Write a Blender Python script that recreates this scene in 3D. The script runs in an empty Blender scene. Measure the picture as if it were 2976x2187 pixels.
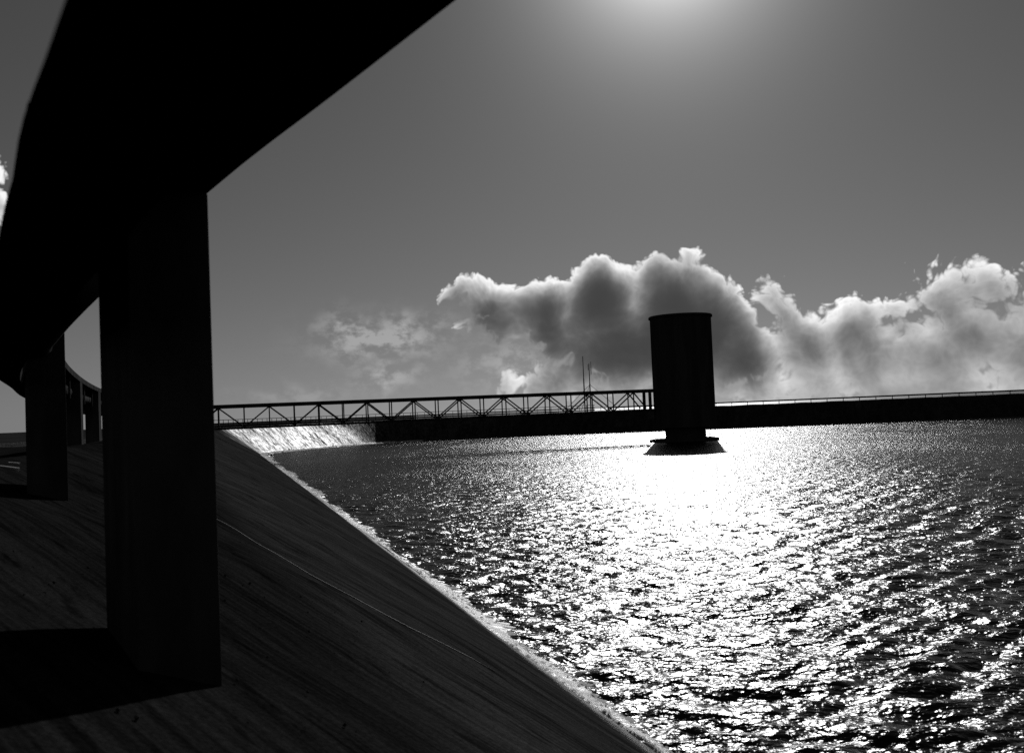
import bpy, bmesh, math, random
import numpy as np
from mathutils import Vector, Matrix

random.seed(7)
rng = np.random.default_rng(11)
scene = bpy.context.scene
col = scene.collection
R = math.radians

# ------------------------------------------------------------------ camera
EYE = 4.5                                    # eye height over the reservoir water (water = z 0)
cam_d = bpy.data.cameras.new('camera')
cam_d.sensor_width = 36.0
cam_d.sensor_fit = 'HORIZONTAL'
cam_d.lens = 36.0 * 2700 / 2976
cam_d.clip_start = 0.02
cam_d.clip_end = 80000
cam_d.dof.use_dof = True
cam_d.dof.focus_distance = 60.0
cam_d.dof.aperture_fstop = 2.8
cam = bpy.data.objects.new('camera', cam_d)
col.objects.link(cam)
pitch, roll = R(2.16), R(2.4)
fwd = Vector((0, math.cos(pitch), math.sin(pitch)))
x0 = Vector((1, 0, 0)); u0 = x0.cross(fwd)
rt = math.cos(roll) * x0 - math.sin(roll) * u0
up = math.sin(roll) * x0 + math.cos(roll) * u0
m = Matrix((rt, up, -fwd)).transposed().to_4x4()
m.translation = Vector((0, 0, EYE))
cam.matrix_world = m
scene.camera = cam

# ------------------------------------------------------------------ sky, sun, exposure
SUN_AZ, SUN_EL = R(10.8), R(27.8)            # azimuth from +Y towards +X
sun_dir = Vector((math.sin(SUN_AZ) * math.cos(SUN_EL), math.cos(SUN_AZ) * math.cos(SUN_EL), math.sin(SUN_EL)))
sd = bpy.data.lights.new('sun', 'SUN')
sd.energy = 5.0
sd.angle = R(0.53)
sun = bpy.data.objects.new('sun', sd)
sun.rotation_euler = sun_dir.to_track_quat('Z', 'Y').to_euler()
sun.location = (60, 200, 150)
col.objects.link(sun)

vs = scene.view_settings
vs.view_transform = 'Standard'; vs.look = 'None'; vs.gamma = 1.0; vs.use_curve_mapping = False
vs.exposure = -1.28
scene.cycles.use_denoising = False
scene.cycles.max_bounces = 3
scene.cycles.caustics_reflective = False
scene.cycles.diffuse_bounces = 0
scene.cycles.sample_clamp_indirect = 3.0

world = bpy.data.worlds.new('World')
scene.world = world
world.use_nodes = True


class NB:
    """small helper for writing node trees"""
    def __init__(self, tree):
        self.t = tree
    def new(self, kind, **kw):
        n = self.t.nodes.new(kind)
        for k, v in kw.items():
            setattr(n, k, v)
        return n
    def put(self, sock, v):
        if isinstance(v, bpy.types.NodeSocket):
            self.t.links.new(v, sock)
        else:
            sock.default_value = v
    def m(self, op, a, b=None, c=None, clamp=False):
        n = self.new('ShaderNodeMath', operation=op, use_clamp=clamp)
        for i, v in enumerate((a, b, c)):
            if v is not None:
                self.put(n.inputs[i], v)
        return n.outputs[0]
    def v(self, op, a, b=None, scale=None):
        n = self.new('ShaderNodeVectorMath', operation=op)
        self.put(n.inputs[0], a)
        if b is not None:
            self.put(n.inputs[1], b)
        if scale is not None:
            self.put(n.inputs['Scale'], scale)
        return n.outputs['Value'] if op in ('LENGTH', 'DOT_PRODUCT', 'DISTANCE') else n.outputs['Vector']
    def sstep(self, v, a, b, lo=0.0, hi=1.0):
        n = self.new('ShaderNodeMapRange', interpolation_type='SMOOTHSTEP')
        self.put(n.inputs[0], v)
        for i, q in enumerate((a, b, lo, hi)):
            self.put(n.inputs[i + 1], q)
        return n.outputs[0]
    def noise(self, vec, scale, detail=4, rough=0.5, dims='3D', dist=0.0):
        n = self.new('ShaderNodeTexNoise', noise_dimensions=dims)
        self.put(n.inputs['Vector'], vec)
        n.inputs['Scale'].default_value = scale
        n.inputs['Detail'].default_value = detail
        n.inputs['Roughness'].default_value = rough
        n.inputs['Distortion'].default_value = dist
        return n
    def mix(self, f, a, b):
        n = self.new('ShaderNodeMix', data_type='FLOAT')
        self.put(n.inputs[0], f); self.put(n.inputs[2], a); self.put(n.inputs[3], b)
        return n.outputs[0]


# cumulus bank: each entry is azimuth, elevation, half width, half height (milliradian), thickness
CLOUDS = [
    (98.9, 121.2, 50.0, 46.3, 1.20),
    (118.2, 101.8, 44.4, 35.2, 1.10),
    (177.2, 116.6, 64.8, 51.9, 1.30),
    (218.5, 85.1, 51.9, 61.1, 1.20),
    (37.4, 113.2, 61.1, 35.2, 1.05),
    (-18.0, 122.9, 55.6, 25.9, 0.90),
    (-51.2, 129.7, 37.0, 16.7, 0.55),
    (135.0, 69.7, 133.3, 50.0, 1.20),
    (241.4, 47.7, 51.9, 38.9, 1.00),
    (43.8, 90.8, 81.5, 29.6, 0.90),
    (-11.6, 96.9, 59.3, 24.1, 0.60),
    (56.5, 42.1, 74.1, 37.0, 0.55),
    (126.3, 38.9, 59.3, 33.3, 0.60),
    (26.4, 30.5, 51.9, 24.1, 0.45),
    (280.3, 97.1, 31.5, 37.0, 0.62),
    (304.3, 67.1, 51.9, 44.4, 0.68),
    (354.3, 67.3, 55.6, 42.6, 0.60),
    (387.5, 83.8, 37.0, 25.9, 0.50),
    (378.8, 41.4, 96.3, 51.9, 0.66),
    (441.5, 101.2, 44.4, 44.4, 0.62),
    (474.1, 94.8, 40.7, 35.2, 0.55),
    (460.2, 56.2, 81.5, 48.1, 0.60),
    (491.1, 31.0, 96.3, 51.9, 0.60),
    (257.2, 16.3, 66.7, 24.1, 0.50),
    (341.6, 12.2, 118.5, 31.5, 0.55),
    (445.3, 3.8, 125.9, 31.5, 0.50),
    (407.1, 36.3, 192.6, 51.9, 0.50),
    (396.3, 11.2, 229.6, 33.3, 0.62),
    (546.6, 71.8, 63.0, 63.0, 0.60),
    (591.9, 33.6, 96.3, 48.1, 0.60),
    (-503.6, 224.3, 20.4, 40.7, 0.50),
    (-572.3, 230.8, 74.1, 44.4, 0.70),
    (-638.6, 171.7, 88.9, 51.9, 0.70),
]
WISPS = [(-137.7, 82.9, 55.6, 20.4, 1.00),
         (-177.1, 95.0, 25.9, 16.7, 0.70),
         (-108.0, 93.0, 40.7, 14.8, 0.60),
         (-135.4, 43.6, 31.5, 14.8, 0.70),
         (-2.4, 50.2, 51.9, 25.9, 0.50),
         (-225.7, 25.7, 55.6, 9.3, 0.30)]
K = 2.7


def cloud_group(fine):
    g = bpy.data.node_groups.new('cumulus_field', 'ShaderNodeTree')
    g.interface.new_socket('P', in_out='INPUT', socket_type='NodeSocketVector')
    g.interface.new_socket('F', in_out='OUTPUT', socket_type='NodeSocketFloat')
    b = NB(g)
    gi = b.new('NodeGroupInput'); go = b.new('NodeGroupOutput')
    P = gi.outputs[0]
    w1 = b.noise(P, 7.0, 2 if fine else 1, 0.55, '2D')
    P2 = b.v('ADD', P, b.v('SCALE', b.v('SUBTRACT', w1.outputs['Color'], (0.5, 0.5, 0.5)), scale=0.09))
    P2 = b.v('MULTIPLY', P2, (1, 1, 0))
    F = None
    for (az, el, ra, re, th) in CLOUDS:
        d = b.v('SUBTRACT', P2, (az * K / 1000, el * K / 1000, 0))
        d = b.v('MULTIPLY', d, (1000 / (ra * K), 1000 / (re * K), 0))
        f = b.m('MULTIPLY_ADD', b.v('LENGTH', d), -th, th)
        F = f if F is None else b.m('SMOOTH_MAX', F, f, 0.12)
    # billows
    if fine:
        vo = b.new('ShaderNodeTexVoronoi', feature='F1', voronoi_dimensions='2D')
        b.put(vo.inputs['Vector'], P2)
        vo.inputs['Scale'].default_value = 13.0
        vo.inputs['Detail'].default_value = 2.0
        vo.inputs['Roughness'].default_value = 0.65
        vo.inputs['Lacunarity'].default_value = 2.3
        F = b.m('MULTIPLY_ADD', b.m('SUBTRACT', 0.45, vo.outputs['Distance']), 0.30, F)
    fb = b.noise(P, 9.0, 8 if fine else 3, 0.54, '2D')
    F = b.m('MULTIPLY_ADD', b.m('SUBTRACT', fb.outputs[0], 0.5), 0.72, F)
    b.put(go.inputs[0], F)
    return g


def build_world():
    t = world.node_tree
    t.nodes.clear()
    b = NB(t)
    sky = b.new('ShaderNodeTexSky', sky_type='NISHITA', sun_disc=False)
    sky.sun_elevation = SUN_EL
    sky.sun_rotation = SUN_AZ
    sky.altitude = 50
    sky.air_density = 0.62
    sky.dust_density = 0.2
    sky.ozone_density = 1.0
    # panchromatic black-and-white film
    sep = b.new('ShaderNodeSeparateColor')
    b.put(sep.inputs[0], sky.outputs[0])
    bw = b.m('ADD', b.m('MULTIPLY', sep.outputs[0], 0.28), b.m('MULTIPLY', sep.outputs[1], 0.36))
    bw = b.m('ADD', bw, b.m('MULTIPLY', sep.outputs[2], 0.36))
    tc = b.new('ShaderNodeTexCoord')
    D = b.v('NORMALIZE', tc.outputs['Generated'])
    xyz = b.new('ShaderNodeSeparateXYZ')
    b.put(xyz.inputs[0], D)
    az = b.m('ARCTAN2', xyz.outputs[0], xyz.outputs[1])
    el = b.m('ARCSINE', xyz.outputs[2])
    cmb = b.new('ShaderNodeCombineXYZ')
    b.put(cmb.inputs[0], b.m('MULTIPLY', az, K)); b.put(cmb.inputs[1], b.m('MULTIPLY', el, K))
    P = cmb.outputs[0]
    grps = (cloud_group(True), cloud_group(False))
    tosun = b.v('NORMALIZE', b.v('SUBTRACT', (SUN_AZ * K, SUN_EL * K, 0), P))
    fs = []
    for dl in (0.0, 0.025, 0.06):
        n = b.new('ShaderNodeGroup'); n.node_tree = grps[0 if dl == 0 else 1]
        b.put(n.inputs[0], P if dl == 0 else b.v('ADD', P, b.v('SCALE', tosun, scale=dl)))
        fs.append(n.outputs[0])
    # forward glow of thin haze round the sun
    cosg = b.v('DOT_PRODUCT', D, tuple(sun_dir))
    gam = b.m('ARCCOSINE', b.m('MINIMUM', cosg, 1.0))
    bw = b.m('MULTIPLY_ADD', b.m('EXPONENT', b.m('MULTIPLY', gam, -1 / GLOW_W)), GLOW, bw)
    alpha = b.sstep(fs[0], 0.0, 0.19)
    tau = None
    for f, k in zip(fs, (1.5, 1.9, 2.1)):
        q = b.m('MULTIPLY', b.m('MAXIMUM', f, 0.0), k)
        tau = q if tau is None else b.m('ADD', tau, q)
    # the cloud right of the tall one and the low layer are thinner
    sP = b.new('ShaderNodeSeparateXYZ'); b.put(sP.inputs[0], P)
    thin = b.m('MULTIPLY', b.sstep(sP.outputs[0], 0.66, 0.82, 1.0, 0.78), b.sstep(sP.outputs[1], 0.02, 0.13, 0.72, 1.0))
    tau = b.m('MULTIPLY', tau, thin)
    T = b.m('EXPONENT', b.m('MULTIPLY', tau, -1.0))
    cl = b.m('MULTIPLY_ADD', T, CLOUD_RIM, CLOUD_DARK)
    # thin torn scud beside the bank
    wsum = None
    sh = b.v('ADD', P, b.v('SCALE', b.v('SUBTRACT', b.noise(P, 11.0, 2, 0.5, '2D').outputs['Color'], (0.5, 0.5, 0.5)), scale=0.07))
    for (wa, we, ra, re_, th) in WISPS:
        d = b.v('MULTIPLY', b.v('SUBTRACT', sh, (wa * K / 1000, we * K / 1000, 0)), (1000 / (ra * K), 1000 / (re_ * K), 0))
        g_ = b.m('MULTIPLY', b.m('EXPONENT', b.m('MULTIPLY', b.v('DOT_PRODUCT', d, d), -1.0)), th)
        wsum = g_ if wsum is None else b.m('MAXIMUM', wsum, g_)
    fw = b.noise(b.v('MULTIPLY', P, (1.0, 1.5, 1.0)), 16.0, 6, 0.6, '2D')
    wa_ = b.m('MULTIPLY', wsum, b.sstep(fw.outputs[0], 0.34, 0.68))
    bw = b.mix(b.m('MINIMUM', b.m('MULTIPLY', wa_, 0.85), 0.5), bw, CLOUD_RIM * 0.45)
    out = b.mix(alpha, bw, cl)
    bg = b.new('ShaderNodeBackground')
    b.put(bg.inputs[0], out)
    bg.inputs[1].default_value = SKY_STRENGTH
    wo = b.new('ShaderNodeOutputWorld')
    t.links.new(bg.outputs[0], wo.inputs[0])


SKY_STRENGTH = 0.05
GLOW, GLOW_W = 108.0, R(2.7)
CLOUD_RIM, CLOUD_DARK = 58.0, 2.6
build_world()
world.cycles.sampling_method = 'MANUAL'
world.cycles.sample_map_resolution = 512

# ------------------------------------------------------------------ helpers


def tag(o, label=None, cat=None, group=None, kind=None):
    if label: o['label'] = label
    if cat: o['category'] = cat
    if group: o['group'] = group
    if kind: o['kind'] = kind
    return o


def empty(name, loc, label, cat, group=None):
    o = bpy.data.objects.new(name, None)
    o.location = loc
    o.empty_display_size = 0.3
    col.objects.link(o)
    return tag(o, label, cat, group)


def mesh_obj(name, verts, faces, mat, parent=None, smooth=False):
    me = bpy.data.meshes.new(name)
    me.from_pydata([tuple(v) for v in verts], [], faces)
    me.materials.append(mat)
    if smooth:
        for p in me.polygons: p.use_smooth = True
    me.update()
    o = bpy.data.objects.new(name, me)
    col.objects.link(o)
    if parent is not None:
        o.parent = parent
        r = parent
        off = Vector((0, 0, 0))
        while r is not None:
            off += r.location; r = r.parent
        me.transform(Matrix.Translation(-off))      # parts are written in world metres
    return o


def grid_obj(name, V, mat, parent=None, smooth=True):
    n, k = V.shape[:2]
    idx = np.arange(n * k).reshape(n, k)
    f = np.stack([idx[:-1, :-1], idx[1:, :-1], idx[1:, 1:], idx[:-1, 1:]], -1).reshape(-1, 4)
    me = bpy.data.meshes.new(name)
    me.vertices.add(n * k)
    me.vertices.foreach_set('co', V.reshape(-1).astype(np.float32))
    me.loops.add(f.size); me.loops.foreach_set('vertex_index', f.reshape(-1).astype(np.int32))
    me.polygons.add(len(f))
    me.polygons.foreach_set('loop_start', np.arange(0, f.size, 4, dtype=np.int32))
    me.polygons.foreach_set('loop_total', np.full(len(f), 4, dtype=np.int32))
    me.update(calc_edges=True)
    if smooth:
        me.polygons.foreach_set('use_smooth', np.ones(len(f), dtype=bool))
    me.materials.append(mat)
    me.validate()
    o = bpy.data.objects.new(name, me)
    col.objects.link(o)
    if parent is not None: o.parent = parent
    return o


def box_vf(a, b, w, h, upv=Vector((0, 0, 1))):
    """bar from a to b, width w across, height h along upv"""
    a, b = Vector(a), Vector(b)
    d = (b - a).normalized()
    s = d.cross(upv)
    if s.length < 1e-4: s = d.cross(Vector((0, 1, 0)))
    s.normalize()
    q = s.cross(d).normalized()
    vs_ = []
    for p in (a, b):
        for i, j in ((-1, -1), (1, -1), (1, 1), (-1, 1)):
            vs_.append(p + s * (i * w / 2) + q * (j * h / 2))
    fs_ = [(3, 2, 1, 0), (4, 5, 6, 7), (0, 1, 5, 4), (1, 2, 6, 5), (2, 3, 7, 6), (3, 0, 4, 7)]
    return vs_, fs_


def bar(name, a, b, w, h, mat, parent, upv=Vector((0, 0, 1))):
    v, f = box_vf(a, b, w, h, upv)
    return mesh_obj(name, v, f, mat, parent)


def tube(name, pts, rad, mat, parent, n=10):
    pts = [Vector(p) for p in pts]
    V, F = [], []
    for i, p in enumerate(pts):
        d = (pts[min(i + 1, len(pts) - 1)] - pts[max(i - 1, 0)]).normalized()
        s = d.cross(Vector((0, 0, 1)))
        if s.length < 1e-3: s = Vector((1, 0, 0))
        s.normalize(); q = s.cross(d)
        r = rad[i] if isinstance(rad, (list, tuple)) else rad
        for k in range(n):
            a = 2 * math.pi * k / n
            V.append(p + s * (r * math.cos(a)) + q * (r * math.sin(a)))
    for i in range(len(pts) - 1):
        for k in range(n):
            F.append((i * n + k, i * n + (k + 1) % n, (i + 1) * n + (k + 1) % n, (i + 1) * n + k))
    F.append(tuple(range(n - 1, -1, -1)))
    F.append(tuple((len(pts) - 1) * n + k for k in range(n)))
    return mesh_obj(name, V, F, mat, parent, smooth=True)


def lathe(name, prof, cx, cy, mat, parent, n=64, smooth=False):
    V, F = [], []
    for (r, z) in prof:
        for k in range(n):
            a = 2 * math.pi * k / n
            V.append((cx + r * math.cos(a), cy + r * math.sin(a), z))
    for i in range(len(prof) - 1):
        for k in range(n):
            F.append((i * n + k, i * n + (k + 1) % n, (i + 1) * n + (k + 1) % n, (i + 1) * n + k))
    F.append(tuple(range(n - 1, -1, -1)))
    F.append(tuple((len(prof) - 1) * n + k for k in range(n)))
    return mesh_obj(name, V, F, mat, parent, smooth)


def prism(name, poly, z0, z1, mat, parent):
    n = len(poly)
    V = [(x, y, z0) for x, y in poly] + [(x, y, z1) for x, y in poly]
    F = [tuple(range(n - 1, -1, -1)), tuple(range(n, 2 * n))]
    for i in range(n):
        j = (i + 1) % n
        F.append((i, j, n + j, n + i))
    return mesh_obj(name, V, F, mat, parent)


# ------------------------------------------------------------------ materials
def new_mat(name):
    mt = bpy.data.materials.new(name)
    mt.use_nodes = True
    t = mt.node_tree
    p = t.nodes['Principled BSDF']
    return mt, NB(t), p


def grey(v):
    return (v, v, v, 1)


def mat_plain(name, v, rough, scale=3.0, var=0.35, bump=0.02, metal=0.0, streak=(1, 1, 1), spec=0.5):
    mt, b, p = new_mat(name)
    g = b.new('ShaderNodeNewGeometry')
    pos = b.v('MULTIPLY', g.outputs['Position'], streak)
    n = b.noise(pos, scale, 6, 0.6)
    f = b.sstep(n.outputs[0], 0.3, 0.7, v * (1 - var), v * (1 + var))
    c = b.new('ShaderNodeCombineColor')
    for i in range(3): b.put(c.inputs[i], f)
    b.put(p.inputs['Base Color'], c.outputs[0])
    p.inputs['Roughness'].default_value = rough
    p.inputs['Metallic'].default_value = metal
    p.inputs['Specular IOR Level'].default_value = spec
    if bump:
        bp = b.new('ShaderNodeBump')
        bp.inputs['Distance'].default_value = bump
        bp.inputs['Strength'].default_value = 0.6
        n2 = b.noise(g.outputs['Position'], scale * 9, 4, 0.6)
        b.put(bp.inputs['Height'], n2.outputs[0])
        b.put(p.inputs['Normal'], bp.outputs[0])
    return mt


def mat_slope():
    """weathered asphalt facing, streaked down the fall line; the UV map holds metres along and up the bank"""
    mt, b, p = new_mat('asphalt_facing')
    uv = b.new('ShaderNodeUVMap'); uv.uv_map = 'bank'
    g = b.new('ShaderNodeNewGeometry')
    sepu = b.new('ShaderNodeSeparateXYZ'); b.put(sepu.inputs[0], uv.outputs[0])
    A_, U_ = sepu.outputs[0], sepu.outputs[1]
    q = b.m('MULTIPLY', b.m('SUBTRACT', A_, b.m('MULTIPLY', U_, b.sstep(A_, 120.0, 188.0, 1.8, 0.15))), 0.45)      # runs slantwise down the bank
    cq = b.new('ShaderNodeCombineXYZ'); b.put(cq.inputs[0], q); b.put(cq.inputs[1], U_)
    st = b.v('MULTIPLY', cq.outputs[0], (1.0, 0.09, 1.0))
    s1 = b.noise(st, 3.0, 6, 0.65)
    s2 = b.noise(st, 17.0, 4, 0.6)
    st2 = b.v('MULTIPLY', cq.outputs[0], (1.0, 0.2, 1.0))
    s3 = b.noise(st2, 0.9, 4, 0.6)
    gr = b.noise(g.outputs['Position'], 30, 5, 0.7)
    bl = b.noise(b.v('MULTIPLY', cq.outputs[0], (1.0, 0.5, 1.0)), 3.2, 4, 0.6)
    a = b.m('ADD', b.m('MULTIPLY', s1.outputs[0], 0.38), b.m('MULTIPLY', s2.outputs[0], 0.42))
    a = b.m('ADD', a, b.m('MULTIPLY', s3.outputs[0], 0.20))
    base = b.sstep(a, 0.36, 0.64, SLOPE_LO, SLOPE_HI)
    base = b.m('MULTIPLY', base, b.sstep(gr.outputs[0], 0.3, 0.7, 0.6, 1.4))
    # darker tone up the bank and towards its near end, with a ragged edge
    bank_tone = b.sstep(b.m('ADD', b.m('MULTIPLY_ADD', A_, -0.10, U_), b.m('MULTIPLY', b.m('ADD', s3.outputs[0], s1.outputs[0]), 1.3)), -2.6, -1.4, 1.0, 0.42)
    base = b.m('MULTIPLY', base, bank_tone)
    spots = b.sstep(bl.outputs[0], 0.58, 0.66, 1.0, 0.5)
    base = b.m('MULTIPLY', base, spots)
    c = b.new('ShaderNodeCombineColor')
    for i in range(3): b.put(c.inputs[i], base)
    b.put(p.inputs['Base Color'], c.outputs[0])
    # wet where the wind drives the waves up the bank at the far bend, and along the splash line
    edge = b.m('ADD', A_, b.m('MULTIPLY', b.m('SUBTRACT', s3.outputs[0], 0.5), 26.0))
    far = b.m('MULTIPLY', b.sstep(edge, WET0, WET0 + 9), b.sstep(edge, WET1, WET1 + 12, 1.0, 0.0))
    far = b.m('MULTIPLY', far, b.m('MULTIPLY', b.sstep(a, 0.41, 0.60), b.sstep(s2.outputs[0], 0.25, 0.65, 0.2, 1.0)))
    spl = b.sstep(b.m('ADD', U_, b.m('MULTIPLY', s2.outputs[0], 0.8)), 0.45, 0.95, 1.0, 0.0)
    wet = b.m('MAXIMUM', far, spl)
    p.inputs['Roughness'].default_value = 0.40
    p.inputs['IOR'].default_value = 1.4
    bp = b.new('ShaderNodeBump')
    bp.inputs['Distance'].default_value = 0.03
    bp.inputs['Strength'].default_value = 0.7
    h = b.m('ADD', b.m('MULTIPLY', s1.outputs[0], 0.9), b.m('MULTIPLY', gr.outputs[0], 0.45))
    h = b.m('ADD', h, b.m('MULTIPLY', s2.outputs[0], 0.35))
    h = b.m('ADD', h, b.m('MULTIPLY', bl.outputs[0], 0.6))
    b.put(bp.inputs['Height'], h)
    b.put(p.inputs['Normal'], bp.outputs[0])
    df = b.new('ShaderNodeBsdfDiffuse')
    b.put(df.inputs['Color'], c.outputs[0]); b.put(df.inputs['Normal'], bp.outputs[0])
    mx = b.new('ShaderNodeMixShader')
    b.put(mx.inputs[0], wet); b.put(mx.inputs[1], df.outputs[0]); b.put(mx.inputs[2], p.outputs[0])
    b.put(b.t.nodes['Material Output'].inputs[0], mx.outputs[0])
    return mt


def mat_water():
    mt, b, p = new_mat('reservoir_water')
    g = b.new('ShaderNodeNewGeometry')
    pos = g.outputs['Position']
    # wavelets at several lengths, crests across the wind
    ha = b.noise(b.v('MULTIPLY', pos, (0.55, 1.0, 1.0)), 1.5, 2, 0.5)
    hb = b.noise(b.v('MULTIPLY', pos, (0.6, 1.0, 1.0)), 4.2, 2, 0.5)
    hc = b.noise(b.v('MULTIPLY', pos, (0.7, 1.0, 1.0)), 12.0, 2, 0.5)
    h = b.m('ADD', b.m('MULTIPLY', ha.outputs[0], WA), b.m('MULTIPLY', hb.outputs[0], WB))
    h = b.m('ADD', h, b.m('MULTIPLY', hc.outputs[0], WC))
    gust = b.noise(b.v('MULTIPLY', pos, (1.0, 0.6, 1.0)), 0.09, 3, 0.5)
    h = b.m('MULTIPLY', h, b.sstep(gust.outputs[0], 0.35, 0.65, 0.85, 1.15))
    bp = b.new('ShaderNodeBump')
    bp.inputs['Strength'].default_value = 1.0
    bp.inputs['Distance'].default_value = 1.0
    if 'Filter Width' in bp.inputs:
        bp.inputs['Filter Width'].default_value = 0.1
    b.put(bp.inputs['Height'], h)
    gl = b.new('ShaderNodeBsdfGlossy', distribution='BECKMANN')
    gl.inputs['Color'].default_value = grey(1.0)
    gl.inputs['Roughness'].default_value = WATER_ROUGH
    b.put(gl.inputs['Normal'], bp.outputs[0])
    df = b.new('ShaderNodeBsdfDiffuse')
    df.inputs['Color'].default_value = grey(0.004)
    fr = b.new('ShaderNodeFresnel')
    fr.inputs['IOR'].default_value = 1.33
    b.put(fr.inputs['Normal'], bp.outputs[0])
    mx = b.new('ShaderNodeMixShader')
    # a rough surface never reaches full grazing reflectance: its visible facets lean towards the eye
    b.put(mx.inputs[0], b.m('MINIMUM', fr.outputs[0], 0.33)); b.put(mx.inputs[1], df.outputs[0]); b.put(mx.inputs[2], gl.outputs[0])
    b.put(b.t.nodes['Material Output'].inputs[0], mx.outputs[0])
    b.t.nodes.remove(p)
    return mt


SLOPE_LO, SLOPE_HI = 0.010, 0.055
WET0, WET1 = 188.0, 246.0
WATER_ROUGH = 0.325
WA, WB, WC, WM = 0.14, 0.125, 0.032, 0.030
M_slope = mat_slope()
M_water = mat_water()
M_ground = mat_plain('heath_ground', 0.03, 0.95, 0.05, 0.4, 0.0, spec=0.0)
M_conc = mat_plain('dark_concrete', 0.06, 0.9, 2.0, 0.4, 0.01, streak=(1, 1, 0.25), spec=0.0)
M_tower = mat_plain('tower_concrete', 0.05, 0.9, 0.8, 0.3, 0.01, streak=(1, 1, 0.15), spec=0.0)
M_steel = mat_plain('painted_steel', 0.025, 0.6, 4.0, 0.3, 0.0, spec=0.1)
M_galv = mat_plain('galvanised_pipe', 0.12, 0.5, 3.0, 0.2, 0.0, metal=0.6)
M_foam = mat_plain('wave_foam', 0.92, 0.34, 5.0, 0.05, 0.03, spec=1.0)
M_kerb = mat_plain('pale_kerb', 0.4, 0.5, 5.0, 0.2, 0.005)
M_cable = mat_plain('weathered_cable', 0.18, 0.7, 5.0, 0.3, 0.0)
M_stone = mat_plain('loose_stone', 0.03, 0.9, 6.0, 0.5, 0.0, spec=0.0)

# ------------------------------------------------------------------ the bank (embankment and dam in one sweep)
def spline(pts, step):
    """Catmull-Rom through 2-D points, resampled at about `step` metres"""
    P = np.array(pts, float)
    P = np.vstack([2 * P[0] - P[1], P, 2 * P[-1] - P[-2]])
    out = []
    for i in range(1, len(P) - 2):
        L = np.linalg.norm(P[i + 1] - P[i])
        n = max(2, int(L / step))
        for k in range(n):
            t = k / n
            a, b_, c, d = P[i - 1], P[i], P[i + 1], P[i + 2]
            out.append(0.5 * ((2 * b_) + (c - a) * t + (2 * a - 5 * b_ + 4 * c - d) * t * t + (3 * b_ - a - 3 * c + d) * t ** 3))
    out.append(P[-2])
    return np.array(out)


shore_pts = [(5.54 - .315 * y, y) for y in (-60, -30, -10, 0, 10, 20, 30, 45, 60, 80, 100, 115, 124)]
shore_pts += [(-35.1, 130), (-33.9, 136), (-31.4, 144), (-28.2, 152), (-24.2, 158.5), (-18.5, 162.3), (-8, 163.5), (10, 163), (34, 160), (78, 153), (140, 143), (240, 129)]
shore = spline(shore_pts, 0.7)
tan = np.gradient(shore, axis=0); tan /= np.linalg.norm(tan, axis=1)[:, None]
upn = np.stack([-tan[:, 1], tan[:, 0]], 1)           # uphill, to the left of travel
arc = np.concatenate([[0], np.cumsum(np.linalg.norm(np.diff(shore, axis=0), axis=1))])
i_bend = int(np.argmin(np.abs(shore[:, 1] - 124) + (shore[:, 0] > -30) * 999))


def smooth01(t):
    t = np.clip(t, 0, 1); return t * t * (3 - 2 * t)


def bank_z(u, s_dam, s_land, s_steep=0.0):
    """height over the water at u metres uphill; s_dam 0 = lying bank, 1 = dam; s_land 0 = land, 1 = falls to the sea"""
    near = np.where(u < 9, .66 * u - .0235 * u * u, 4.04 - 0.02 * (u - 9))
    near = np.where(u > 9, 4.04 - .24 * smooth01((u - 9) / 4) * 2.2 - .006 * np.maximum(u - 13, 0), near)
    kk_ = .53 + .24 * s_steep
    dam = np.minimum(kk_ * u, 3.93)
    drop = np.where(u > 11.5, (u - 11.5) * .42, 0)
    land = np.where(u > 11.5, np.minimum(drop, 1.2), 0)
    dam = dam - (1 - s_land) * land - s_land * np.minimum(drop, 20)
    return near * (1 - s_dam) + dam * s_dam


us = np.concatenate([np.linspace(-6, 0, 5)[:-1], np.linspace(0, 12, 56), np.linspace(12, 62, 21)[1:]])
sdam = smooth01((arc - (arc[i_bend] - 75)) / 75)
sland = smooth01((shore[:, 0] + 26) / 24) * (shore[:, 1] > 140)
ssteep = smooth01((arc - (arc[i_bend] - 14)) / 16) * (1 - smooth01((arc - (arc[i_bend] + 42)) / 30))
U, SD = np.meshgrid(us, sdam); _, SL = np.meshgrid(us, sland); _, SS = np.meshgrid(us, ssteep)
Z = bank_z(U, SD, SL, SS)
# gentle settlement of the facing
lump = 0.03 * np.sin(arc[:, None] * .9 + U * .35) + 0.025 * np.sin(arc[:, None] * .37 - U * .8 + 1.3) + 0.012 * np.sin(arc[:, None] * 2.3 + 2)
Z = Z + lump * np.clip(U / 2, 0, 1) * np.clip((14 - U) / 3, 0, 1)
XY = shore[:, None, :] + upn[:, None, :] * U[..., None]
V = np.concatenate([XY, Z[..., None]], -1)
bank = grid_obj('embankment', V[:, ::-1], M_slope)
tag(bank, 'streaked dark asphalt embankment curving round to the far dam', 'embankment', kind='structure')
uvl = bank.data.uv_layers.new(name='bank')
AU = np.stack([np.broadcast_to(arc[:, None], U.shape), U], -1)[:, ::-1].reshape(-1, 2)
li = np.empty(len(bank.data.loops), dtype=np.int32)
bank.data.loops.foreach_get('vertex_index', li)
uvl.data.foreach_set('uv', AU[li].reshape(-1).astype(np.float32))


def bank_point(y_at, u, lift=0.0, x_lt=1e9):
    """world point u metres uphill from the waterline at the shore sample nearest to y_at on the near bank"""
    i = int(np.argmin(np.abs(shore[:i_bend, 1] - y_at)))
    p = shore[i] + upn[i] * u
    return Vector((p[0], p[1], float(bank_z(np.array(u), sdam[i], sland[i])) + lift))


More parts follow.
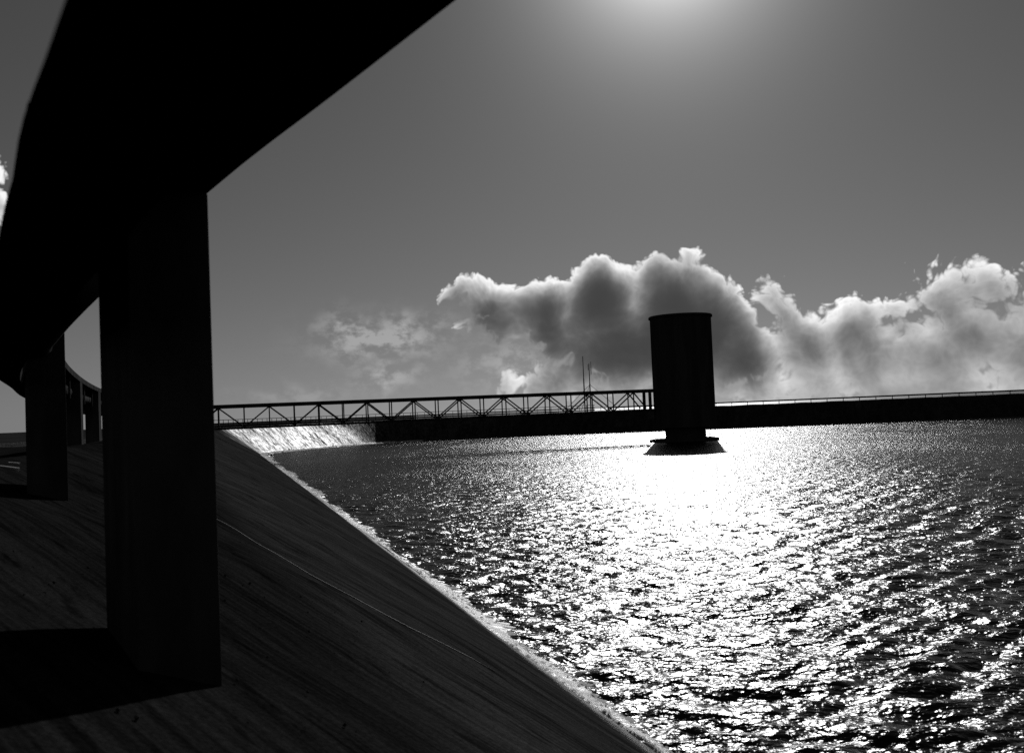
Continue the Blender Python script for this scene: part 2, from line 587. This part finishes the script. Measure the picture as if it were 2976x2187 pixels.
def ground_at(x, y):
    d = (shore[:, 0] - x) ** 2 + (shore[:, 1] - y) ** 2
    i = int(np.argmin(d))
    u = float(np.dot(np.array([x, y]) - shore[i], upn[i]))
    return float(bank_z(np.array(u), sdam[i], sland[i]))


# ------------------------------------------------------------------ land and sea out to the horizon
rr = np.concatenate([[0], np.geomspace(20, 30000, 70)])
th = np.linspace(-math.pi, math.pi, 145)
RR, TH = np.meshgrid(rr, th, indexing='ij')
GX = RR * np.sin(TH); GY = RR * np.cos(TH)
coast = (GX + 26 + .10 * np.maximum(GY - 150, 0))            # > 0 lies seaward
sea_mask = smooth01(coast / 60)
GZ = 2.2 * (1 - sea_mask) + (-22) * sea_mask
GZ += (1 - sea_mask) * np.where(RR > 200, 0.4 * np.sin(TH * 23) * smooth01((RR - 200) / 2000), 0)
inside = (GX > -60) & (np.abs(GX) < 400) & (GY > -80) & (GY < 170)
GZ = np.where(inside & (GX > 3 - .315 * GY), -22, GZ)
GZ = np.where((RR < 90), -22, GZ)
ground = grid_obj('ground', np.stack([GX, GY, GZ], -1)[:, ::-1], M_ground)
tag(ground, 'flat dark heath behind the embankment reaching to the horizon', 'ground', kind='structure')

mt, b, p = new_mat('sea_water')
p.inputs['Base Color'].default_value = grey(0.01); p.inputs['Roughness'].default_value = 0.32; p.inputs['IOR'].default_value = 1.33
sea_r = np.geomspace(150, 32000, 30); sea_t = np.linspace(R(-50), R(110), 60)
SR, ST = np.meshgrid(sea_r, sea_t, indexing='ij')
sea = grid_obj('sea', np.stack([SR * np.sin(ST), SR * np.cos(ST), np.full(SR.shape, -12.0)], -1)[:, ::-1], mt)
tag(sea, 'bright strip of sea beyond the dam crest', 'sea', kind='structure')

# ------------------------------------------------------------------ reservoir water
crest = shore + upn * 5.0
cx, cy = crest[:, 0], crest[:, 1]
ang_c = np.arctan2(cx, cy); rad_c = np.hypot(cx, cy)
t_in = np.linspace(R(-38), R(36), 760)
t_out = np.linspace(R(36), R(150), 90)[1:]
tt = np.concatenate([t_in, t_out])
rmax = np.empty(len(tt))
keep = (cy > 5)
oa = np.argsort(ang_c[keep])
rmax = np.interp(tt, ang_c[keep][oa], rad_c[keep][oa])
rmax = np.minimum(rmax, 270)
lr = np.linspace(0, 1, 820)
r0 = 2.0
WR = r0 * (rmax[None, :] / r0) ** lr[:, None]
WX = WR * np.sin(tt)[None, :]; WY = WR * np.cos(tt)[None, :]
cell = WR * np.maximum(np.log(rmax / r0)[None, :] / 820, np.gradient(tt)[None, :])
H = np.zeros_like(WR)
for k in range(64):
    lam = math.exp(rng.uniform(math.log(0.3), math.log(1.8)))
    a_ = rng.normal(0.12, 0.55)                             # heading of travel, about +-Y
    kx, ky = math.sin(a_), math.cos(a_)
    kk = 2 * math.pi / lam
    slope = WM * (1.0 if lam < 1.3 else 1.3 / lam)
    amp = slope / kk * 1.41
    ph = rng.uniform(0, 6.283)
    att = smooth01((lam / cell - 2.5) / 3)
    q = kk * (kx * WX + ky * WY) + ph
    H += amp * att * (np.sin(q) + 0.25 * np.cos(2 * q))
W = np.stack([WX, WY, H], -1)
water = grid_obj('water', W[:, ::-1], M_water)
tag(water, 'rippled reservoir water glittering under the sun', 'water', kind='structure')

# foam lapping along the waterline
def foam_strip():
    V_, F_ = [], []
    prev = None
    s = 62.0
    while s < arc[-1]:
        i = min(len(arc) - 2, int(np.searchsorted(arc, s)))
        P_ = shore[i] + (shore[i + 1] - shore[i]) * ((s - arc[i]) / max(1e-6, arc[i + 1] - arc[i]))
        y = P_[1]
        dist = math.hypot(P_[0], P_[1])
        if P_[0] > -16 and y > 120: break
        n = upn[i]
        wob = 0.10 * math.sin(s * .55) + 0.07 * math.sin(s * 1.7 + 1) + 0.03 * math.sin(s * 4.1 + 2) + random.uniform(-.012, .012)
        wid = max(0.05, 0.14 + 0.045 * math.sin(s * .31 + .5) + 0.025 * math.sin(s * 1.3) + random.uniform(-.01, .01)) * (1 + dist / 70)
        c = wob * .6 + 0.06
        ring = []
        for q, (du, dz) in enumerate(((-1.6, -0.05), (-.9, 0.05), (-.1, 0.07), (0.6, 0.05), (1.05, -0.03))):
            u = c + du * wid * (random.uniform(.5, 1.8) if q == 0 else random.uniform(.88, 1.12))
            base = max(0.0, .62 * u)
            X_ = P_ + n * u
            ring.append(len(V_))
            V_.append((X_[0], X_[1], base + dz * random.uniform(.75, 1.25)))
        if prev:
            for q in range(4): F_.append((prev[q], ring[q], ring[q + 1], prev[q + 1]))
        prev = ring
        # thin lips of spray thrown up along the edge
        for _ in range(2):
            u = c + random.uniform(-1.3, .5) * wid
            X_ = P_ + n * u + tan[i] * random.uniform(-.04, .04)
            hh = random.uniform(.02, .09) * (1 + dist / 90); ww = random.uniform(.03, .10) * (1 + dist / 60)
            a_ = random.uniform(-.7, .7); ca, sa = math.cos(a_), math.sin(a_)
            zb = max(0.0, .62 * u) - .01
            o = len(V_)
            for (kx, kz) in ((-1, 0), (-.5, .7), (-.1, random.uniform(.7, 1.2)), (.4, random.uniform(.4, .9)), (1, 0)):
                V_.append((X_[0] + ca * kx * ww + random.uniform(-.01, .01), X_[1] + sa * kx * ww + random.uniform(-.01, .01), zb + kz * hh))
            F_.append((o, o + 1, o + 2, o + 3, o + 4))
        s += max(0.04, dist * 0.004)
    return V_, F_


nt = M_foam.node_tree
mx = nt.nodes.new('ShaderNodeMixShader'); tr = nt.nodes.new('ShaderNodeBsdfTranslucent')
tr.inputs[0].default_value = grey(0.9); mx.inputs[0].default_value = 0.35
nt.links.new(nt.nodes['Principled BSDF'].outputs[0], mx.inputs[1]); nt.links.new(tr.outputs[0], mx.inputs[2])
nt.links.new(mx.outputs[0], nt.nodes['Material Output'].inputs[0])
v_, f_ = foam_strip()
foam = mesh_obj('foam', v_, f_, M_foam, smooth=True)
tag(foam, 'white line of foam lapping along the edge of the embankment', 'foam', kind='stuff')

# thin cable lying slantwise on the facing
cab = [(-5.9, 16.6), (-4.72, 15.08), (-3.52, 13.49), (-2.57, 12.43), (-1.81, 11.82), (-0.96, 11.40), (-.35, 11.15)]
cab = spline(cab, .4)
cable = tube('cable', [(x, y, ground_at(x, y) + .06 + .008 * math.sin(k * 1.7)) for k, (x, y) in enumerate(cab)], .007, M_cable, None, 6)
tag(cable, 'thin pale cable lying slantwise across the dark slope', 'cable')

# loose stones on the bank top
V_, F_ = [], []
for k in range(260):
    x, y = random.uniform(-4.5, 1.2), random.uniform(3.2, 14)
    i = int(np.argmin((shore[:, 0] - x) ** 2 + (shore[:, 1] - y) ** 2))
    u = float(np.dot(np.array([x, y]) - shore[i], upn[i]))
    if u < 3.2 + random.random() * 1.5: continue
    r = random.choice((.006, .007, .009, .012, .016))
    z = ground_at(x, y) + .02
    o = len(V_); a0 = random.uniform(0, 6)
    for (dx, dy, dz) in ((1, 0, .1), (.2, .9, .2), (-.9, .4, .1), (-.6, -.8, .15), (.5, -.9, .1), (.1, .1, .9), (0, 0, -1)):
        ca, sa = math.cos(a0), math.sin(a0)
        V_.append((x + r * (dx * ca - dy * sa) * random.uniform(.7, 1.4), y + r * (dx * sa + dy * ca) * random.uniform(.7, 1.4), z + r * dz * random.uniform(.7, 1.2)))
    for j in range(5):
        F_.append((o + j, o + (j + 1) % 5, o + 5)); F_.append((o + (j + 1) % 5, o + j, o + 6))
tag(mesh_obj('gravel', V_, F_, M_stone), 'scattered small loose stones on the bank near the columns', 'gravel', kind='stuff')

# shallow drain with pale kerbs behind the second column
drain = empty('drain_channel', (-10.2, 15.6, 3.9), 'shallow drain with two pale kerbs at the left edge beyond the second column', 'drain')
for (xa, ya, xb, yb) in ((-8.45, 15.85, -14.5, 16.6), (-7.95, 14.9, -14.0, 15.6)):
    n = 6
    for k in range(n):
        p0 = Vector((xa + (xb - xa) * k / n, ya + (yb - ya) * k / n, 0)); p1 = Vector((xa + (xb - xa) * (k + .985) / n, ya + (yb - ya) * (k + .985) / n, 0))
        p0.z = ground_at(p0.x, p0.y) - .01; p1.z = ground_at(p1.x, p1.y) - .01
        bar('kerb', p0, p1, .06, .12, M_kerb, drain)

# ------------------------------------------------------------------ intake tower
TX, TY = 21.15, 115.0
tower = empty('intake_tower', (TX, TY, 0), 'round dark concrete intake tower standing in the water on a narrow neck', 'tower')
n_ = 96
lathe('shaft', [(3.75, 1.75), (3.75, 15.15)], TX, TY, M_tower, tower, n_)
lathe('cap_rim', [(3.75, 15.13), (3.91, 15.17), (3.91, 15.40), (3.82, 15.48), (3.4, 15.49)], TX, TY, M_tower, tower, n_)
lathe('neck', [(2.48, -0.5), (2.48, 1.752)], TX, TY, M_tower, tower, 48)
base_poly = [(TX - 4.6, TY - .6), (TX - 3.3, TY - 2.5), (TX + 3.2, TY - 2.7), (TX + 3.7, TY - 2.0), (TX + 3.7, TY + 2.0), (TX + 3.1, TY + 2.7), (TX - 3.2, TY + 2.7)]
prism('base_slab', base_poly, -0.6, 0.32, M_tower, tower)
lad = bar('ladder', (TX + 2.92, TY - .1, 0.25), (TX + 2.92, TY - .1, 1.8), .05, .05, M_steel, tower)
bar('ladder_rail', (TX + 3.12, TY - .1, 0.25), (TX + 3.12, TY - .1, 1.8), .05, .05, M_steel, tower)
for k in range(6):
    z = .42 + k * .24
    bar('rung', (TX + 2.92, TY - .1, z), (TX + 3.12, TY - .1, z), .03, .03, M_steel, tower)

# ------------------------------------------------------------------ footbridge
bd = Vector((.965, .262, 0)); bc = Vector((-.262, .965, 0))
B0 = Vector((-32.0, 100.75, 0))                # first top node in view
PAN = 2.69
ZT, ZB = EYE + 2.0, EYE - 0.56
bridge = empty('footbridge', tuple(B0), 'steel truss footbridge from the bank to the round tower', 'footbridge')
for side in (0, 1):
    o = B0 + bc * (1.83 * side)
    s0, s1 = -2 * PAN, 18 * PAN + 2.15
    at = lambda s, z: o + bd * s + Vector((0, 0, z))
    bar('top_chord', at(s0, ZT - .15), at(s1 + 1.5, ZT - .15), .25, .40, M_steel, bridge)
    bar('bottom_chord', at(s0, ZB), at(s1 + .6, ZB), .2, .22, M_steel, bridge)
    for k in range(-2, 19):
        bar('vertical', at(k * PAN, ZB + .1), at(k * PAN, ZT - .3), .12, .12, M_steel, bridge, bc)
        if k < 18:
            a, c = (ZT - .3, ZB + .1) if k % 2 == 0 else (ZB + .1, ZT - .3)
            bar('diagonal', at(k * PAN, a), at((k + 1) * PAN, c), .13, .16, M_steel, bridge, bc)
    bar('diagonal', at(18 * PAN, ZT - .3), at(18 * PAN + 1.6, ZB + .3), .13, .16, M_steel, bridge, bc)
    bar('end_post', at(s1, ZB), at(s1, ZT - .3), .3, .3, M_steel, bridge, bc)
    bar('mid_rail', at(s0, ZB + .62), at(s1, ZB + .62), .05, .05, M_steel, bridge)
for k in range(-2, 20):
    o = B0 + bd * (k * PAN - .25)
    bar('floor_beam', o + Vector((0, 0, ZB - .02)), o + bc * 1.83 + Vector((0, 0, ZB - .02)), .16, .14, M_steel, bridge)
for k in range(-2, 19):
    o = B0 + bd * (k * PAN) + bc * .12 + Vector((0, 0, ZB + .17))
    q = o + bc * 1.59
    bar('floor_panel', (o + q) / 2, (o + q) / 2 + bd * (PAN - .02), 1.59, .06, M_steel, bridge)

# ------------------------------------------------------------------ rails on the crest
def crest_line(u, x0_, x1_, s_from):
    out = []
    for i in range(len(shore)):
        if arc[i] < s_from: continue
        p_ = shore[i] + upn[i] * u
        if x0_ <= p_[0] <= x1_ or arc[i] < arc[i_bend]:
            out.append(Vector((p_[0], p_[1], float(bank_z(np.array(u), sdam[i], sland[i])))))
    return out


def walk(line, step):
    out = [line[0]]; acc = 0
    for a, c in zip(line[:-1], line[1:]):
        L = (c - a).length
        while acc + L >= step:
            a = a + (c - a) * ((step - acc) / L)
            L = (c - a).length; acc = 0
            out.append(a.copy())
        acc += L
    return out


line = crest_line(8.4, -60, 17.5, arc[i_bend] - 45)
rail = empty('crest_railing', tuple(line[0]), 'thin post-and-rail railing along the dam crest behind the footbridge', 'railing')
post0 = None
for q in walk(line, 1.3):
    if post0 is None:
        post0 = bar('post', q - Vector((0, 0, .1)), q + Vector((0, 0, 1.12)), .07, .07, M_steel, rail)
        home = q.copy()
    else:
        c = post0.copy(); c.location = q - home; col.objects.link(c); c.parent = rail
ctl = walk(line, 3.0)
tube('top_rail', [q + Vector((0, 0, 1.12)) for q in ctl], .05, M_steel, rail, 8)
tube('lower_rail', [q + Vector((0, 0, .58)) for q in ctl], .09, M_steel, rail, 8)
tube('kerb_pipe', [q + Vector((0, 0, .22)) for q in ctl], .13, M_steel, rail, 8)

line = crest_line(8.0, 17.0, 235, arc[i_bend] + 30)
guard = empty('guard_rail', tuple(line[0]), 'heavy horizontal pipe rail on short posts along the dam right of the tower', 'railing')
post0 = None
for q in walk(line, 2.75):
    if post0 is None:
        post0 = bar('post', q - Vector((0, 0, .1)), q + Vector((0, 0, .55)), .1, .1, M_steel, guard)
        home = q.copy()
    else:
        c = post0.copy(); c.location = q - home; col.objects.link(c); c.parent = guard
tube('pipe', [q + Vector((0, 0, .55)) for q in walk(line, 4.0)], .14, M_steel, guard, 10)

# ------------------------------------------------------------------ radio masts behind the dam
def mast(x, y, h, lab, guys, whip):
    z0 = 3.0
    r = empty('radio_mast', (x, y, z0), lab, 'mast', 'radio masts behind the dam')
    tube('pole', [(x, y, z0), (x, y, z0 + h * .62), (x, y, z0 + h * .63), (x, y, z0 + h)], [.13, .11, .09, .06], M_steel, r, 8)
    for (dx, dy) in guys:
        tube('guy_wire', [(x, y, z0 + h * .60), (x + dx, y + dy, z0)], .04, M_steel, r, 5)
    for (dx, z_, w) in whip:
        tube('whip_antenna', [(x + dx, y, z0 + z_), (x + dx, y, z0 + z_ + w)], .045, M_steel, r, 6)
        bar('antenna_arm', (x, y, z0 + z_ + w * .3), (x + dx, y, z0 + z_ + w * .3), .05, .05, M_steel, r)
    return r


mast(13.4, 174, 11.3, 'taller bare radio mast behind the footbridge', [], [])
mast(14.5, 174, 9.9, 'guyed radio mast with short whip aerials behind the footbridge', [(-6.2, 0), (6.6, 0.5), (-2.6, -5.0)], [(.35, 7.9, 2.3), (-.18, 8.6, 1.1)])

# ------------------------------------------------------------------ elevated conduit on columns over the camera
RE = [(5.5, -5.2), (2.05, 0.0), (-.145, 3.298), (-.788, 4.258), (-1.91, 5.94), (-4.764, 10.5), (-6.13, 12.75), (-9.95, 20.6), (-13.35, 28.7), (-16.5, 37.0), (-19.4, 45.5), (-22.0, 54.0), (-24.3, 62)]
LE = [(3.75, -5.4), (0.44, -.3), (-.652, 1.383), (-.812, 1.631), (-1.031, 1.967), (-1.3, 2.431), (-1.69, 3.074), (-3.56, 6.35), (-5.72, 10.25), (-7.267, 13.46), (-9.53, 18.18), (-14.6, 29.5), (-17.8, 38.0), (-20.7, 46.5), (-23.4, 55), (-25.6, 62.6)]
re_c, le_c = spline(RE, .5), spline(LE, .5)


def resample(c, n):
    L = np.concatenate([[0], np.cumsum(np.linalg.norm(np.diff(c, axis=0), axis=1))])
    q = np.linspace(0, L[-1], n)
    return np.stack([np.interp(q, L, c[:, 0]), np.interp(q, L, c[:, 1])], 1)


NP = 420
ZS, ZL = EYE + 1.49, EYE + .65               # slab soffit, underside of the edge girder
re_r = resample(re_c, NP); le_r = resample(le_c, NP)
via = empty('elevated_conduit', (-1.9, 6.0, 2.9), 'black concrete conduit on tall columns curving overhead and away along the bank', 'viaduct')


def sweep(name, section, mat, i0=0, i1=NP):
    """section: list of (t, z): t 0 = right edge, 1 = left edge"""
    V_, F_ = [], []
    k = len(section)
    for i in range(i0, i1):
        for (t, z) in section:
            p_ = re_r[i] * (1 - t) + le_r[i] * t
            V_.append((p_[0], p_[1], z))
    n = i1 - i0
    for i in range(n - 1):
        for j in range(k):
            F_.append((i * k + j, i * k + (j + 1) % k, (i + 1) * k + (j + 1) % k, (i + 1) * k + j))
    F_.append(tuple(range(k))); F_.append(tuple((n - 1) * k + j for j in range(k - 1, -1, -1)))
    return mesh_obj(name, V_, F_, mat, via)


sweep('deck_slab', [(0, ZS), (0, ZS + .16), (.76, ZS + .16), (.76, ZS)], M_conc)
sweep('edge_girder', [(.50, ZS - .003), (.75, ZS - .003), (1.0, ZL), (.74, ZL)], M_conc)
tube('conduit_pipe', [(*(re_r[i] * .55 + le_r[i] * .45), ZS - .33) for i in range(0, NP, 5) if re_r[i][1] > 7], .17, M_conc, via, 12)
for i in range(4, NP, 20):
    if re_r[i][1] < 19: continue
    a = re_r[i] * .82 + le_r[i] * .18; c = re_r[i] * .3 + le_r[i] * .7
    bar('bracket', (a[0], a[1], ZS - .56), (c[0], c[1], ZS - .56), .08, .09, M_conc, via)
    bar('hanger', (a[0], a[1], ZS - .6), (a[0], a[1], ZS + .01), .05, .05, M_conc, via)

COLS = [(-1.91, 5.94), (-6.13, 12.75), (-9.95, 20.6), (-13.35, 28.7), (-16.5, 37.0), (-19.4, 45.5), (-22.0, 54.0)]
for ci, (x, y) in enumerate(COLS):
    i = int(np.argmin((re_r[:, 0] - x) ** 2 + (re_r[:, 1] - y) ** 2))
    d = re_r[min(i + 1, NP - 1)] - re_r[max(i - 1, 0)]; d /= np.linalg.norm(d)
    t = np.array([d[1], -d[0]])
    w, l = .5, 1.1
    fr = np.array([x, y])
    poly = [fr, fr - t * w, fr - t * w + d * l, fr + d * l]
    gz = min(ground_at(*q) for q in poly) - .4
    cobj = prism('column', [tuple(q) for q in poly], gz, ZS - .002, M_conc, via)
    bv = cobj.modifiers.new('edge', 'BEVEL'); bv.width = .012; bv.segments = 2
    # joint collar on the edge girder
for (x, y) in ((-1.045, 2.0), (-5.3, 9.6), (-9.3, 17.6), (-13.0, 25.8)):
    i = int(np.argmin((le_r[:, 0] - x) ** 2 + (le_r[:, 1] - y) ** 2))
    p_ = le_r[i]; d = le_r[i + 1] - le_r[i - 1]; d /= np.linalg.norm(d)
    t = np.array([d[1], -d[0]])
    c0 = (np.array([x, y]) if y < 3 else p_) + t * .03
    bar('joint_collar', (c0[0] - d[0] * .045, c0[1] - d[1] * .045, ZL + .03), (c0[0] + d[0] * .045, c0[1] + d[1] * .045, ZL + .03), .04, .05, M_conc, via)
